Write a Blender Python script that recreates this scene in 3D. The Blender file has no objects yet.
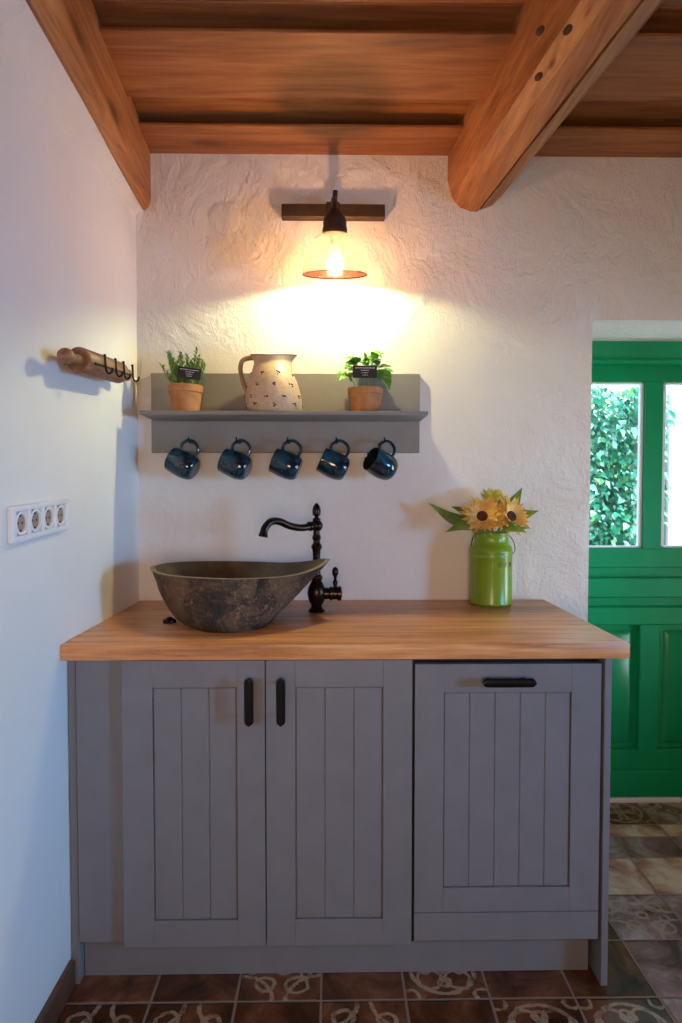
import bpy, bmesh, math, random
from mathutils import Vector, Matrix, noise as mnoise
R = math.radians
rnd = random.Random(7)
sc = bpy.context.scene
COL = sc.collection

# ------------------------------------------------------------------ camera, world, lights, exposure
H, D, F_PX, YAW, PITCH = 1.29, 2.102, 591.0, 0.014, 0.0314
cam_d = bpy.data.cameras.new('camera'); cam = bpy.data.objects.new('camera', cam_d); COL.objects.link(cam)
cam_d.sensor_fit = 'VERTICAL'; cam_d.sensor_height = 36.0; cam_d.lens = F_PX / 1023 * 36.0
cam_d.clip_start = 0.02
cam.location = (0, -D, H)
cam.rotation_euler = (math.pi / 2 - PITCH, 0, -YAW)
sc.camera = cam

w = bpy.data.worlds.new('sky'); sc.world = w; w.use_nodes = True
bg = w.node_tree.nodes['Background']
bg.inputs[0].default_value = (0.62, 0.80, 1.0, 1); bg.inputs[1].default_value = 4.0

def light(name, kind, loc, energy, color, size=0.1, size_y=None, rot=(0, 0, 0)):
    d = bpy.data.lights.new(name, kind); d.energy = energy; d.color = color
    if kind == 'AREA':
        d.shape = 'RECTANGLE'; d.size = size; d.size_y = size_y or size
    elif kind == 'SUN':
        d.angle = size
    else:
        d.shadow_soft_size = size
    o = bpy.data.objects.new(name, d); COL.objects.link(o); o.location = loc; o.rotation_euler = rot
    return o
light('sun', 'SUN', (6, 0.5, 6), 9.0, (1, 0.96, 0.90), R(1.5), rot=(R(8), R(48), 0))
# daylight through the window in the right-hand wall, and an added warm fill light behind the camera
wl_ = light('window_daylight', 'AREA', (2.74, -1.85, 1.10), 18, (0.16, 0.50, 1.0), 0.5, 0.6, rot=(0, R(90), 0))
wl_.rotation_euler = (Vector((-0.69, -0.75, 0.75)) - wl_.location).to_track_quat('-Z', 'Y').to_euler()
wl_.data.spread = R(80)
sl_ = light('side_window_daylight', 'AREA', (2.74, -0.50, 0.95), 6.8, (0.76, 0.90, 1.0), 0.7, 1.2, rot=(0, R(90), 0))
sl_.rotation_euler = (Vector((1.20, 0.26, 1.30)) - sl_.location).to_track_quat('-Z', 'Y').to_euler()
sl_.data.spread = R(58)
fl_ = light('warm_fill', 'AREA', (0.05, -3.0, 1.15), 20, (1.0, 0.71, 0.50), 0.6, 0.6)
fl_.rotation_euler = (Vector((-0.15, 0, 0.95)) - fl_.location).to_track_quat('-Z', 'Y').to_euler()
BULB_STRENGTH = 3900.0
sc.view_settings.view_transform = 'Standard'
sc.view_settings.look = 'None'
sc.view_settings.gamma = 1.0
sc.view_settings.use_curve_mapping = False
sc.view_settings.exposure = 0.0
sc.cycles.max_bounces = 10
sc.cycles.transparent_max_bounces = 12
sc.cycles.caustics_reflective = False; sc.cycles.caustics_refractive = False
sc.cycles.sample_clamp_indirect = 6.0

# ------------------------------------------------------------------ materials
MATS = {}
class NT:
    def __init__(s, name):
        s.m = bpy.data.materials.new(name); s.m.use_nodes = True
        s.t = s.m.node_tree; s.t.nodes.clear()
        s.out = s.n('ShaderNodeOutputMaterial')
        MATS[name] = s.m
    def n(s, typ, **kw):
        nd = s.t.nodes.new(typ)
        for k, v in kw.items():
            if hasattr(nd, k): setattr(nd, k, v)
            else: nd.inputs[k.replace('_', ' ')].default_value = v
        return nd
    def l(s, a, b): s.t.links.new(a, b)
    def val(s, sock, v):
        if hasattr(v, 'links') or hasattr(v, 'is_linked'): s.l(v, sock)
        else: sock.default_value = v
    def math(s, op, a, b=0.0, c=0.0, clamp=False):
        nd = s.n('ShaderNodeMath'); nd.operation = op; nd.use_clamp = clamp
        s.val(nd.inputs[0], a); s.val(nd.inputs[1], b)
        if op in ('SMOOTH_MIN', 'MULTIPLY_ADD', 'COMPARE', 'WRAP', 'PINGPONG'): s.val(nd.inputs[2], c)
        return nd.outputs[0]
    def mix(s, fac, a, b, blend='MIX'):
        nd = s.n('ShaderNodeMix'); nd.data_type = 'RGBA'; nd.blend_type = blend
        s.val(nd.inputs[0], fac); s.val(nd.inputs[6], a); s.val(nd.inputs[7], b)
        return nd.outputs[2]
    def ramp(s, fac, stops):
        nd = s.n('ShaderNodeValToRGB'); e = nd.color_ramp.elements
        while len(e) < len(stops): e.new(0.5)
        for k, (p, c) in enumerate(stops):
            e[k].position = p; e[k].color = c if len(c) == 4 else (*c, 1)
        s.l(fac, nd.inputs[0]); return nd.outputs[0]
    def coords(s, scale=(1, 1, 1), rot=(0, 0, 0), out='Object'):
        tc = s.n('ShaderNodeTexCoord'); mp = s.n('ShaderNodeMapping')
        mp.inputs['Scale'].default_value = scale; mp.inputs['Rotation'].default_value = rot
        s.l(tc.outputs[out], mp.inputs[0]); return mp.outputs[0]
    def noise(s, vec, scale, detail=4, rough=0.55, dist=0.0):
        nd = s.n('ShaderNodeTexNoise'); s.l(vec, nd.inputs['Vector'])
        nd.inputs['Scale'].default_value = scale; nd.inputs['Detail'].default_value = detail
        nd.inputs['Roughness'].default_value = rough; nd.inputs['Distortion'].default_value = dist
        return nd.outputs[0]
    def voro(s, vec, scale, feature='F1'):
        nd = s.n('ShaderNodeTexVoronoi'); nd.feature = feature; s.l(vec, nd.inputs['Vector'])
        nd.inputs['Scale'].default_value = scale
        return nd
    def bump(s, h, strength, dist=0.01, prev=None):
        nd = s.n('ShaderNodeBump'); nd.inputs['Strength'].default_value = strength
        nd.inputs['Distance'].default_value = dist; s.l(h, nd.inputs['Height'])
        if prev: s.l(prev, nd.inputs['Normal'])
        return nd.outputs[0]
    def pbr(s, color, rough=0.5, metal=0.0, normal=None, **kw):
        b = s.n('ShaderNodeBsdfPrincipled')
        s.val(b.inputs['Base Color'], color if not isinstance(color, tuple) else (*color[:3], 1))
        s.val(b.inputs['Roughness'], rough); s.val(b.inputs['Metallic'], metal)
        if normal: s.l(normal, b.inputs['Normal'])
        for k, v in kw.items(): s.val(b.inputs[k.replace('_', ' ')], v)
        s.l(b.outputs[0], s.out.inputs[0]); return b

def simple(name, c, rough=0.5, metal=0.0, var=0.15, scale=30, bump=0.0, **kw):
    t = NT(name); v = t.coords()
    n = t.noise(v, scale)
    a = tuple(x * (1 - var) for x in c); b = tuple(min(1, x * (1 + var)) for x in c)
    col = t.ramp(n, [(0.3, a), (0.7, b)])
    t.pbr(col, rough, metal, t.bump(n, bump, 0.004) if bump else None, **kw)
    return t.m

def wood(name, dark, mid, light_, axis='x', rough=0.5, fine=1.0, knots=0.0, bump=0.25):
    t = NT(name)
    st = {'x': (1.3, 20, 20), 'y': (20, 1.3, 20), 'z': (20, 20, 1.3)}[axis]
    v = t.coords(scale=tuple(q * fine for q in st))
    big = t.noise(v, 1.0, 3, 0.5, 0.9)
    v2 = t.coords(scale=tuple(q * fine * 5 for q in st))
    fn = t.noise(v2, 1.0, 4, 0.65, 0.3)
    f = t.math('ADD', t.math('MULTIPLY', big, 0.55), t.math('MULTIPLY', fn, 0.45))
    col = t.ramp(f, [(0.36, dark), (0.5, mid), (0.63, light_)])
    if knots:
        vk = t.coords(scale={'x': (2.2, 6, 6), 'y': (6, 2.2, 6), 'z': (6, 6, 2.2)}[axis])
        vo = t.voro(vk, 1.0)
        k = t.ramp(vo.outputs['Distance'], [(0.06, (1, 1, 1)), (0.16, (0, 0, 0))])
        col = t.mix(t.math('MULTIPLY', k, knots), col, (*[q * 0.25 for q in dark], 1))
    t.pbr(col, rough, 0, t.bump(f, bump, 0.004))
    return t.m

def plaster(name, c, k=1.0):
    t = NT(name); v = t.coords()
    a = t.noise(v, 5.0, 5, 0.55, 0.6)
    b = t.noise(v, 42.0, 6, 0.6, 0.4)
    vs = t.coords(scale=(1, 1, 0.45), rot=(0.3, 0.7, 0.4))
    st = t.noise(vs, 16.0, 5, 0.62, 1.8)
    rid = t.ramp(st, [(0.46, (0, 0, 0)), (0.52, (1, 1, 1)), (0.60, (0.35,) * 3)])
    sp_ = t.n('ShaderNodeSeparateXYZ'); t.l(v, sp_.inputs[0])
    m_ = t.math('MAXIMUM', t.math('MULTIPLY', t.math('SUBTRACT', sp_.outputs[2], 1.70), 3.0), t.math('MULTIPLY', t.math('SUBTRACT', sp_.outputs[0], 0.42), 3.0))
    m_ = t.math('MULTIPLY_ADD', t.math('MINIMUM', t.math('MAXIMUM', m_, 0.0), 1.0), 0.75, 0.25)
    n1 = t.bump(a, 0.7 * k, 0.035); t.l(t.math('MULTIPLY', m_, 0.8 * k), n1.node.inputs['Strength'])
    n2 = t.bump(rid, 0.20 * k, 0.010, n1); t.l(t.math('MULTIPLY', m_, 0.34 * k), n2.node.inputs['Strength'])
    n3 = t.bump(b, 0.22 * k, 0.010, n2); t.l(t.math('MULTIPLY', m_, 0.28 * k), n3.node.inputs['Strength'])
    col = t.ramp(t.noise(v, 2.6, 4), [(0.35, tuple(q * 0.95 for q in c)), (0.65, c)])
    t.pbr(col, 0.9, 0, n3)
    return t.m

plaster('plaster', (0.80, 0.75, 0.70))
plaster('smooth_plaster', (0.80, 0.765, 0.72), 0.30)
wood('beam_wood', (0.20, 0.065, 0.018), (0.36, 0.135, 0.042), (0.50, 0.22, 0.075), 'y', 0.5, 1.0, 0.7, 0.5)
wood('ceiling_wood', (0.17, 0.055, 0.016), (0.30, 0.105, 0.032), (0.40, 0.165, 0.055), 'x', 0.5, 0.9, 0.5, 0.35)
wood('worktop_wood', (0.40, 0.15, 0.045), (0.66, 0.28, 0.10), (0.80, 0.40, 0.16), 'x', 0.36, 1.2, 0.35, 0.10)
wood('rolling_pin_wood', (0.13, 0.055, 0.025), (0.26, 0.115, 0.055), (0.40, 0.20, 0.11), 'y', 0.42, 3.0)
simple('cabinet_paint', (0.185, 0.180, 0.190), 0.42, 0, 0.05, 14, 0.03)
simple('shelf_paint', (0.245, 0.222, 0.205), 0.5, 0, 0.06, 14, 0.03)
simple('cabinet_gap', (0.012, 0.012, 0.013), 0.8)
simple('black_metal', (0.012, 0.010, 0.009), 0.38, 0.7, 0.2, 60)
simple('bronze', (0.030, 0.019, 0.013), 0.26, 0.85, 0.25, 50)
simple('rust_iron', (0.050, 0.026, 0.014), 0.55, 0.3, 0.3, 40, 0.15)
simple('socket_brown', (0.33, 0.23, 0.19), 0.5, 0, 0.1)
simple('white_plastic', (0.80, 0.79, 0.80), 0.35, 0, 0.02)
simple('dark_hole', (0.02, 0.017, 0.015), 0.6)
simple('door_green', (0.000, 0.28, 0.10), 0.30, 0, 0.10, 6, 0.03)
simple('white_paint', (0.78, 0.80, 0.82), 0.4, 0, 0.03)
simple('can_green', (0.20, 0.32, 0.015), 0.25, 0, 0.08, 8)
simple('letter_brown', (0.17, 0.06, 0.02), 0.4, 0, 0.2)
simple('terracotta', (0.46, 0.20, 0.075), 0.8, 0, 0.22, 26, 0.15)
simple('soil', (0.05, 0.03, 0.018), 0.95, 0, 0.4, 160, 0.6)
simple('sign_black', (0.014, 0.010, 0.010), 0.5)
simple('chalk_white', (0.75, 0.72, 0.70), 0.7)
simple('stick_wood', (0.45, 0.28, 0.13), 0.7)
simple('rosemary_leaf', (0.15, 0.27, 0.065), 0.55, 0, 0.5, 45)
simple('basil_leaf', (0.115, 0.33, 0.040), 0.42, 0, 0.4, 30)
simple('stem_green', (0.15, 0.24, 0.06), 0.6)
simple('sunflower_leaf', (0.17, 0.27, 0.040), 0.5, 0, 0.4, 18)
simple('petal', (0.86, 0.52, 0.13), 0.6, 0, 0.2, 40)
simple('petal_pale', (0.68, 0.62, 0.14), 0.6, 0, 0.25, 40)
simple('flower_brown', (0.085, 0.028, 0.012), 0.9, 0, 0.5, 220, 0.8)
simple('ivy_ground', (0.02, 0.08, 0.05), 0.8, 0, 0.5, 9)

t = NT('ivy_leaf'); tc = t.n('ShaderNodeVertexColor'); tc.layer_name = 'tint'
t.pbr(tc.outputs[0], 0.35)
t = NT('gravel'); v = t.coords(); t.pbr(t.ramp(t.noise(v, 40), [(0.3, (0.5, 0.49, 0.46)), (0.7, (0.66, 0.64, 0.60))]), 0.9)

# mug glaze: dark teal glaze that breaks brown
t = NT('mug_glaze'); v = t.coords()
col = t.ramp(t.noise(v, 26, 4, 0.6, 0.8), [(0.35, (0.005, 0.006, 0.009)), (0.50, (0.004, 0.026, 0.046)), (0.68, (0.008, 0.085, 0.13))])
t.pbr(col, 0.14, 0, None, Coat_Weight=0.4)
t = NT('mug_inside'); v = t.coords(); t.pbr(t.ramp(t.noise(v, 30), [(0.3, (0.006, 0.008, 0.011)), (0.7, (0.014, 0.018, 0.022))]), 0.2)

# sink stone
t = NT('river_stone'); v = t.coords()
n1 = t.noise(v, 11, 8, 0.75, 0.8); n2 = t.noise(v, 75, 6, 0.75)
vo = t.voro(v, 60)
c1 = t.ramp(n1, [(0.36, (0.008, 0.005, 0.003)), (0.48, (0.045, 0.030, 0.016)), (0.54, (0.15, 0.075, 0.036)), (0.61, (0.10, 0.085, 0.04)), (0.70, (0.26, 0.18, 0.105))])
c2 = t.ramp(n2, [(0.54, (0, 0, 0)), (0.63, (1, 1, 1))])
col = t.mix(t.math('MULTIPLY', t.math('MULTIPLY', c2, t.ramp(t.noise(v, 7, 3), [(0.42, (0.1,) * 3), (0.6, (1,) * 3)])), 0.75), c1, (0.36, 0.26, 0.17, 1))
hh = t.math('ADD', t.math('MULTIPLY', n1, 0.6), t.math('MULTIPLY', n2, 0.4))
t.pbr(col, 0.5, 0, t.bump(hh, 1.0, 0.02))
t = NT('stone_smooth'); v = t.coords()
n1 = t.noise(v, 9, 7, 0.65, 0.5)
t.pbr(t.ramp(n1, [(0.3, (0.050, 0.033, 0.016)), (0.5, (0.10, 0.066, 0.030)), (0.7, (0.17, 0.115, 0.055))]), 0.38)
t = NT('stone_rim'); v = t.coords()
t.pbr(t.ramp(t.noise(v, 40, 5), [(0.3, (0.16, 0.12, 0.08)), (0.7, (0.32, 0.26, 0.18))]), 0.5)

# jug: cream earthenware, small brown sprigs
t = NT('jug_glaze'); v = t.coords()
base = t.ramp(t.noise(v, 70, 5, 0.7), [(0.35, (0.50, 0.33, 0.21)), (0.6, (0.62, 0.44, 0.28))])
t.pbr(base, 0.45)
simple('jug_brown', (0.36, 0.20, 0.11), 0.4, 0, 0.15)
simple('sprig_brown', (0.060, 0.030, 0.018), 0.6)

# window glass
t = NT('window_glass')
tr = t.n('ShaderNodeBsdfTransparent'); tr.inputs[0].default_value = (0.93, 0.97, 0.97, 1)
gl = t.n('ShaderNodeBsdfGlossy'); gl.inputs['Roughness'].default_value = 0.02
mx = t.n('ShaderNodeMixShader'); mx.inputs[0].default_value = 0.07
t.l(tr.outputs[0], mx.inputs[1]); t.l(gl.outputs[0], mx.inputs[2]); t.l(mx.outputs[0], t.out.inputs[0])

# lamp shade: seeded, slightly milky glass, amber speckle toward the neck
t = NT('shade_glass'); v = t.coords()
sp = t.ramp(t.noise(v, 85, 4, 0.6), [(0.45, (0, 0, 0)), (0.62, (1, 1, 1))])
tr = t.n('ShaderNodeBsdfTransparent'); t.l(t.mix(sp, (0.40, 0.21, 0.16, 1), (0.26, 0.12, 0.09, 1)), tr.inputs[0])
tl = t.n('ShaderNodeBsdfTranslucent'); tl.inputs[0].default_value = (0.78, 0.86, 0.72, 1)
gl = t.n('ShaderNodeBsdfGlossy'); gl.inputs['Roughness'].default_value = 0.12
m1 = t.n('ShaderNodeMixShader'); t.l(t.math('MULTIPLY_ADD', sp, 0.03, 0.022), m1.inputs[0])
m2 = t.n('ShaderNodeMixShader'); m2.inputs[0].default_value = 0.06
t.l(tr.outputs[0], m1.inputs[1]); t.l(tl.outputs[0], m1.inputs[2])
t.l(m1.outputs[0], m2.inputs[1]); t.l(gl.outputs[0], m2.inputs[2]); t.l(m2.outputs[0], t.out.inputs[0])
t = NT('bulb_envelope')
tr = t.n('ShaderNodeBsdfTransparent'); tl = t.n('ShaderNodeBsdfTranslucent'); tl.inputs[0].default_value = (0.9, 0.9, 0.85, 1)
m1 = t.n('ShaderNodeMixShader'); m1.inputs[0].default_value = 0.03
t.l(tr.outputs[0], m1.inputs[1]); t.l(tl.outputs[0], m1.inputs[2]); t.l(m1.outputs[0], t.out.inputs[0])
t = NT('bulb_glow'); em = t.n('ShaderNodeEmission'); em.inputs[0].default_value = (1.0, 0.91, 0.46, 1)
em.inputs[1].default_value = BULB_STRENGTH; t.l(em.outputs[0], t.out.inputs[0])

# floor tiles: glazed rustic tiles, some with a cream scroll pattern; type and tint per tile from a colour attribute, layout from UVs
t = NT('floor_tiles')
vc = t.n('ShaderNodeVertexColor'); vc.layer_name = 'tile'
sep = t.n('ShaderNodeSeparateColor'); t.l(vc.outputs[0], sep.inputs[0])
typ, tint, ra = sep.outputs[0], sep.outputs[1], sep.outputs[2]
uvn = t.n('ShaderNodeUVMap'); uvn.uv_map = 'UVMap'
sx = t.n('ShaderNodeSeparateXYZ'); t.l(uvn.outputs[0], sx.inputs[0])
u0, v0 = sx.outputs[0], sx.outputs[1]
vo = t.coords()
wob = t.math('MULTIPLY', t.math('SUBTRACT', t.noise(vo, 38, 3), 0.5), 0.09)
u = t.math('ADD', t.math('SUBTRACT', u0, 0.5), wob); v = t.math('SUBTRACT', t.math('SUBTRACT', v0, 0.5), wob)
au, av = t.math('ABSOLUTE', u), t.math('ABSOLUTE', v)
edge = t.math('MAXIMUM', t.math('ABSOLUTE', t.math('SUBTRACT', u0, 0.5)), t.math('ABSOLUTE', t.math('SUBTRACT', v0, 0.5)))
def ring(cx, cy, r, wd, uu=None, vv=None):
    uu = uu or u; vv = vv or v
    dx = t.math('SUBTRACT', uu, cx); dy = t.math('SUBTRACT', vv, cy)
    d = t.math('SQRT', t.math('ADD', t.math('MULTIPLY', dx, dx), t.math('MULTIPLY', dy, dy)))
    q = t.math('ABSOLUTE', t.math('SUBTRACT', d, r))
    return t.math('LESS_THAN', q, wd)
def union(*a):
    o = a[0]
    for b in a[1:]: o = t.math('MAXIMUM', o, b)
    return o
# pattern one: medallion ring with a lattice flower; pattern two: corner scrolls
patA = union(ring(0, 0, 0.40, 0.028), ring(0.17, 0.17, 0.15, 0.020, au, av), ring(0, 0, 0.05, 0.030), ring(0.44, 0.44, 0.10, 0.022, au, av), ring(0.22, 0.0, 0.075, 0.022, au, v), ring(0.0, 0.22, 0.075, 0.022, u, av))
patB = union(ring(0.5, 0.5, 0.42, 0.024, au, av), ring(0.26, 0.20, 0.10, 0.024), ring(-0.24, 0.24, 0.12, 0.024), ring(-0.18, -0.22, 0.11, 0.024), ring(0.20, -0.24, 0.13, 0.022), ring(0.02, 0.02, 0.07, 0.028), ring(0.3, -0.05, 0.06, 0.02), ring(-0.36, 0.02, 0.06, 0.02))
isA = t.math('GREATER_THAN', typ, 0.75)
isB = t.math('MULTIPLY', t.math('GREATER_THAN', typ, 0.35), t.math('LESS_THAN', typ, 0.75))
pat = t.math('ADD', t.math('MULTIPLY', patA, isA), t.math('MULTIPLY', patB, isB))
worn = t.ramp(t.noise(vo, 30, 6, 0.7), [(0.34, (0.05,) * 3), (0.52, (1,) * 3)])
pat = t.math('MULTIPLY', pat, worn)
cm = t.n('ShaderNodeCombineXYZ'); t.l(ra, cm.inputs[0]); t.l(tint, cm.inputs[1])
ad = t.n('ShaderNodeVectorMath'); ad.operation = 'MULTIPLY_ADD'
t.l(cm.outputs[0], ad.inputs[0]); ad.inputs[1].default_value = (7, 7, 7); t.l(vo, ad.inputs[2])
cl = t.noise(ad.outputs[0], 7, 6, 0.62, 0.8)
brown = t.ramp(cl, [(0.30, (0.022, 0.007, 0.003)), (0.45, (0.090, 0.030, 0.012)), (0.58, (0.18, 0.062, 0.026)), (0.72, (0.30, 0.14, 0.065))])
buff_lit = t.ramp(cl, [(0.34, (0.32, 0.11, 0.065)), (0.48, (0.58, 0.32, 0.19)), (0.62, (0.76, 0.56, 0.38))])  # buff tile, lightened to carry the daylight by the door
slate_lit = t.ramp(cl, [(0.34, (0.10, 0.050, 0.042)), (0.50, (0.30, 0.165, 0.135)), (0.64, (0.48, 0.36, 0.30))])  # slate tile, lightened the same way: daylight put into the colour
base = t.mix(t.math('GREATER_THAN', tint, 0.66), t.mix(t.math('GREATER_THAN', tint, 0.33), slate_lit, brown), buff_lit)
col = t.mix(t.math('MULTIPLY', pat, 0.72), base, (0.48, 0.34, 0.21, 1))
gr = t.math('GREATER_THAN', edge, 0.485)
col = t.mix(gr, col, (0.25, 0.17, 0.12, 1))
hgt = t.math('SUBTRACT', t.math('MULTIPLY', cl, 0.25), t.ramp(edge, [(0.465, (0,) * 3), (0.495, (1,) * 3)]))
t.pbr(col, t.math('MULTIPLY_ADD', gr, 0.4, 0.24), 0, t.bump(hgt, 0.5, 0.006))

t = NT('baseboard_tile'); v = t.coords()
t.pbr(t.ramp(t.noise(v, 12, 5), [(0.3, (0.05, 0.02, 0.012)), (0.7, (0.16, 0.075, 0.04))]), 0.4)

# ------------------------------------------------------------------ builders
WLOC = {}
def BM(): return bmesh.new()
def box(bm, lo, hi, bevel=0.0, seg=1, M=None):
    lo, hi = Vector(lo), Vector(hi)
    g = bmesh.ops.create_cube(bm, size=1.0)['verts']
    c, s = (lo + hi) / 2, hi - lo
    for q in g: q.co = Vector((q.co.x * s.x, q.co.y * s.y, q.co.z * s.z)) + c
    if M: 
        for q in g: q.co = M @ q.co
    if bevel:
        es = list({e for q in g for e in q.link_edges})
        bmesh.ops.bevel(bm, geom=es, offset=bevel, segments=seg, profile=0.5, affect='EDGES')
def loft(bm, rings, cap0=True, cap1=True, close=True):
    vs = [[bm.verts.new(p) for p in r] for r in rings]
    n = len(vs[0])
    for a, b in zip(vs, vs[1:]):
        for i in range(n if close else n - 1):
            j = (i + 1) % n
            try: bm.faces.new((a[i], a[j], b[j], b[i]))
            except ValueError: pass
    if cap0: bm.faces.new(list(reversed(vs[0])))
    if cap1: bm.faces.new(vs[-1])
    return vs
def lathe(bm, prof, seg=32, M=None, cap0=True, cap1=True, mod=None):
    rings = []
    for r, z in prof:
        ring_ = []
        for i in range(seg):
            a = 2 * math.pi * i / seg
            k = mod(a, z) if mod else 1.0
            p = Vector((r * k * math.cos(a), r * k * math.sin(a), z))
            ring_.append(M @ p if M else p)
        rings.append(ring_)
    loft(bm, rings, cap0, cap1)
def tube(bm, pts, rad, seg=10, cap=True, flat=None):
    pts = [Vector(p) for p in pts]
    rr = rad if isinstance(rad, (list, tuple)) else [rad] * len(pts)
    rings = []; up = None
    for i, p in enumerate(pts):
        d = (pts[min(i + 1, len(pts) - 1)] - pts[max(i - 1, 0)]).normalized()
        if up is None:
            up = d.orthogonal().normalized()
            if flat is not None: up = Vector(flat)
        up = (up - d * up.dot(d)).normalized()
        s = d.cross(up)
        rings.append([p + (up * math.cos(2 * math.pi * k / seg) + s * math.sin(2 * math.pi * k / seg)) * rr[i] for k in range(seg)])
    loft(bm, rings, cap, cap)
def spline(pts, n=8):
    P = [Vector(p) for p in pts]; out = []
    for i in range(len(P) - 1):
        p0, p1, p2, p3 = P[max(i - 1, 0)], P[i], P[i + 1], P[min(i + 2, len(P) - 1)]
        for k in range(n):
            t_ = k / n
            out.append(0.5 * ((2 * p1) + (p2 - p0) * t_ + (2 * p0 - 5 * p1 + 4 * p2 - p3) * t_ ** 2 + (3 * p1 - p0 - 3 * p2 + p3) * t_ ** 3))
    out.append(P[-1]); return out
def sphere(bm, c, r, M=None, sc_=(1, 1, 1), u=20, v=12):
    g = bmesh.ops.create_uvsphere(bm, u_segments=u, v_segments=v, radius=r)['verts']
    for q in g:
        q.co = Vector((q.co.x * sc_[0], q.co.y * sc_[1], q.co.z * sc_[2])) + Vector(c)
        if M: q.co = M @ q.co
def leaf(bm, base, tip, width, bend=0.0, up=(0, 0, 1), fold=0.25, n=7, shape=0.45, wav=0.0):
    base, tip = Vector(base), Vector(tip); d = tip - base; L = d.length
    upv = Vector(up); side = d.cross(upv)
    if side.length < 1e-5: side = d.orthogonal()
    side.normalize(); nrm = side.cross(d).normalized()
    rows = []
    for i in range(n + 1):
        t_ = i / n
        wd = width * 0.5 * (math.sin(math.pi * min(1, t_ ** shape if shape < 1 else t_)) if 0 < t_ < 1 else 0.02)
        c = base + d * t_ + nrm * (bend * L * math.sin(math.pi * t_) ) + nrm * wav * L * math.sin(t_ * 9)
        rows.append([bm.verts.new(c - side * wd + nrm * wd * fold), bm.verts.new(c), bm.verts.new(c + side * wd + nrm * wd * fold)])
    for a, b in zip(rows, rows[1:]):
        for i in range(2): bm.faces.new((a[i], a[i + 1], b[i + 1], b[i]))
def link(o, parent=None):
    COL.objects.link(o)
    if parent: o.parent = parent
def thing(name, label, cat, loc=(0, 0, 0), group=None, kind=None):
    o = bpy.data.objects.new(name, None); o.empty_display_size = 0.05
    link(o); o.location = loc; WLOC[o.name] = Vector(loc)
    tag(o, label, cat, group, kind); return o
def tag(o, label=None, cat=None, group=None, kind=None):
    if label: o['label'] = label
    if cat: o['category'] = cat
    if group: o['group'] = group
    if kind: o['kind'] = kind
    return o
def obj(name, bm, mat, parent=None, smooth=35, loc=None, label=None):
    """one mesh object built in world space; its origin is its parent's world place (or loc)"""
    wl = WLOC.get(parent.name, Vector()) if parent else Vector(loc or (0, 0, 0))
    bmesh.ops.recalc_face_normals(bm, faces=bm.faces[:])
    if wl.length: bmesh.ops.translate(bm, verts=bm.verts[:], vec=-wl)
    me = bpy.data.meshes.new(name); bm.to_mesh(me); bm.free()
    ms = mat if isinstance(mat, (list, tuple)) else [mat]
    for m in ms: me.materials.append(MATS[m])
    if smooth is not None:
        for p in me.polygons: p.use_smooth = True
        me.set_sharp_from_angle(angle=R(smooth))
    o = bpy.data.objects.new(name, me); link(o, parent)
    if parent is None: o.location = wl
    WLOC[o.name] = wl
    if label: o['label'] = label
    return o
def struct(name, bm, mat, parent=None, smooth=35):
    o = obj(name, bm, mat, parent, smooth)
    if parent is None: o['kind'] = 'structure'
    return o

# ------------------------------------------------------------------ the room
XL, XR, YF, ZC = -0.687, 2.78, -3.7, 2.470
OPX0, OPX1, OPZ, WT = 0.915, 1.86, 1.903, 0.42

# floor: one quad per tile
bm = BM(); uvl = bm.loops.layers.uv.new('UVMap'); cl_ = bm.loops.layers.float_color.new('tile')
PX, PY, OX, OY = 0.216, 0.192, 0.186, -0.640
pattern = {(-2, 0): 'B', (0 - 2, 0): 'B', (0, 0): 'A', (-4, -1): 'B', (-3, -1): 'B', (-1, -1): 'B', (1, -1): 'A', (2, -1): 'A', (3, 1): 'B', (4, 3): 's', (3, 4): 'b', (4, 4): 'b', (5, 4): 'b', (4, 5): 'A', (3, 5): 's', (5, 5): 'B', (5, 2): 'b', (5, 3): 's', (5, 1): 's', (5, 0): 's', (-2, -1): 'p', (0, -1): 'p', (1, 0): 'p', (2, 0): 'p', (-1, 0): 'p', (-3, 0): 'p', (-4, 0): 'p', (3, 0): 's', (3, 2): 'b', (3, 3): 's', (4, 2): 'b', (4, 1): 's', (3, -1): 's', (4, 0): 's'}
rt = random.Random(3)
def ROW(j): return {4: 0.062, 5: 0.142, 6: 0.33, 7: 0.5}.get(j, OY + j * PY)   # a narrow border course runs before the door
for i in range(-5, 13):
    for j in range(-17, 6):
        x0, x1 = OX + i * PX, OX + (i + 1) * PX
        y0, y1 = ROW(j), ROW(j + 1)
        kind = pattern.get((i, j)) or rt.choice('ABppsbp')
        ty = {'A': 0.9, 'B': 0.55}.get(kind, 0.1)
        ti = {'s': 0.2, 'b': 0.85, 'p': 0.5, 'A': 0.5, 'B': 0.2 if i >= 3 else 0.5}[kind]
        rr_ = rt.random()
        vs = [bm.verts.new(p) for p in ((x0, y0, 0), (x1, y0, 0), (x1, y1, 0), (x0, y1, 0))]
        f = bm.faces.new(vs)
        for lp, uv in zip(f.loops, ((0, 0), (1, 0), (1, 1), (0, 1))):
            lp[uvl].uv = uv; lp[cl_] = (ty, ti, rr_, 1)
bmesh.ops.remove_doubles(bm, verts=bm.verts[:], dist=1e-5)
struct('floor', bm, 'floor_tiles', None, None)

bm = BM(); box(bm, (XL - 0.3, YF, -0.1), (XL, WT, 2.75)); struct('wall_left', bm, 'smooth_plaster')
bm = BM()
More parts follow.
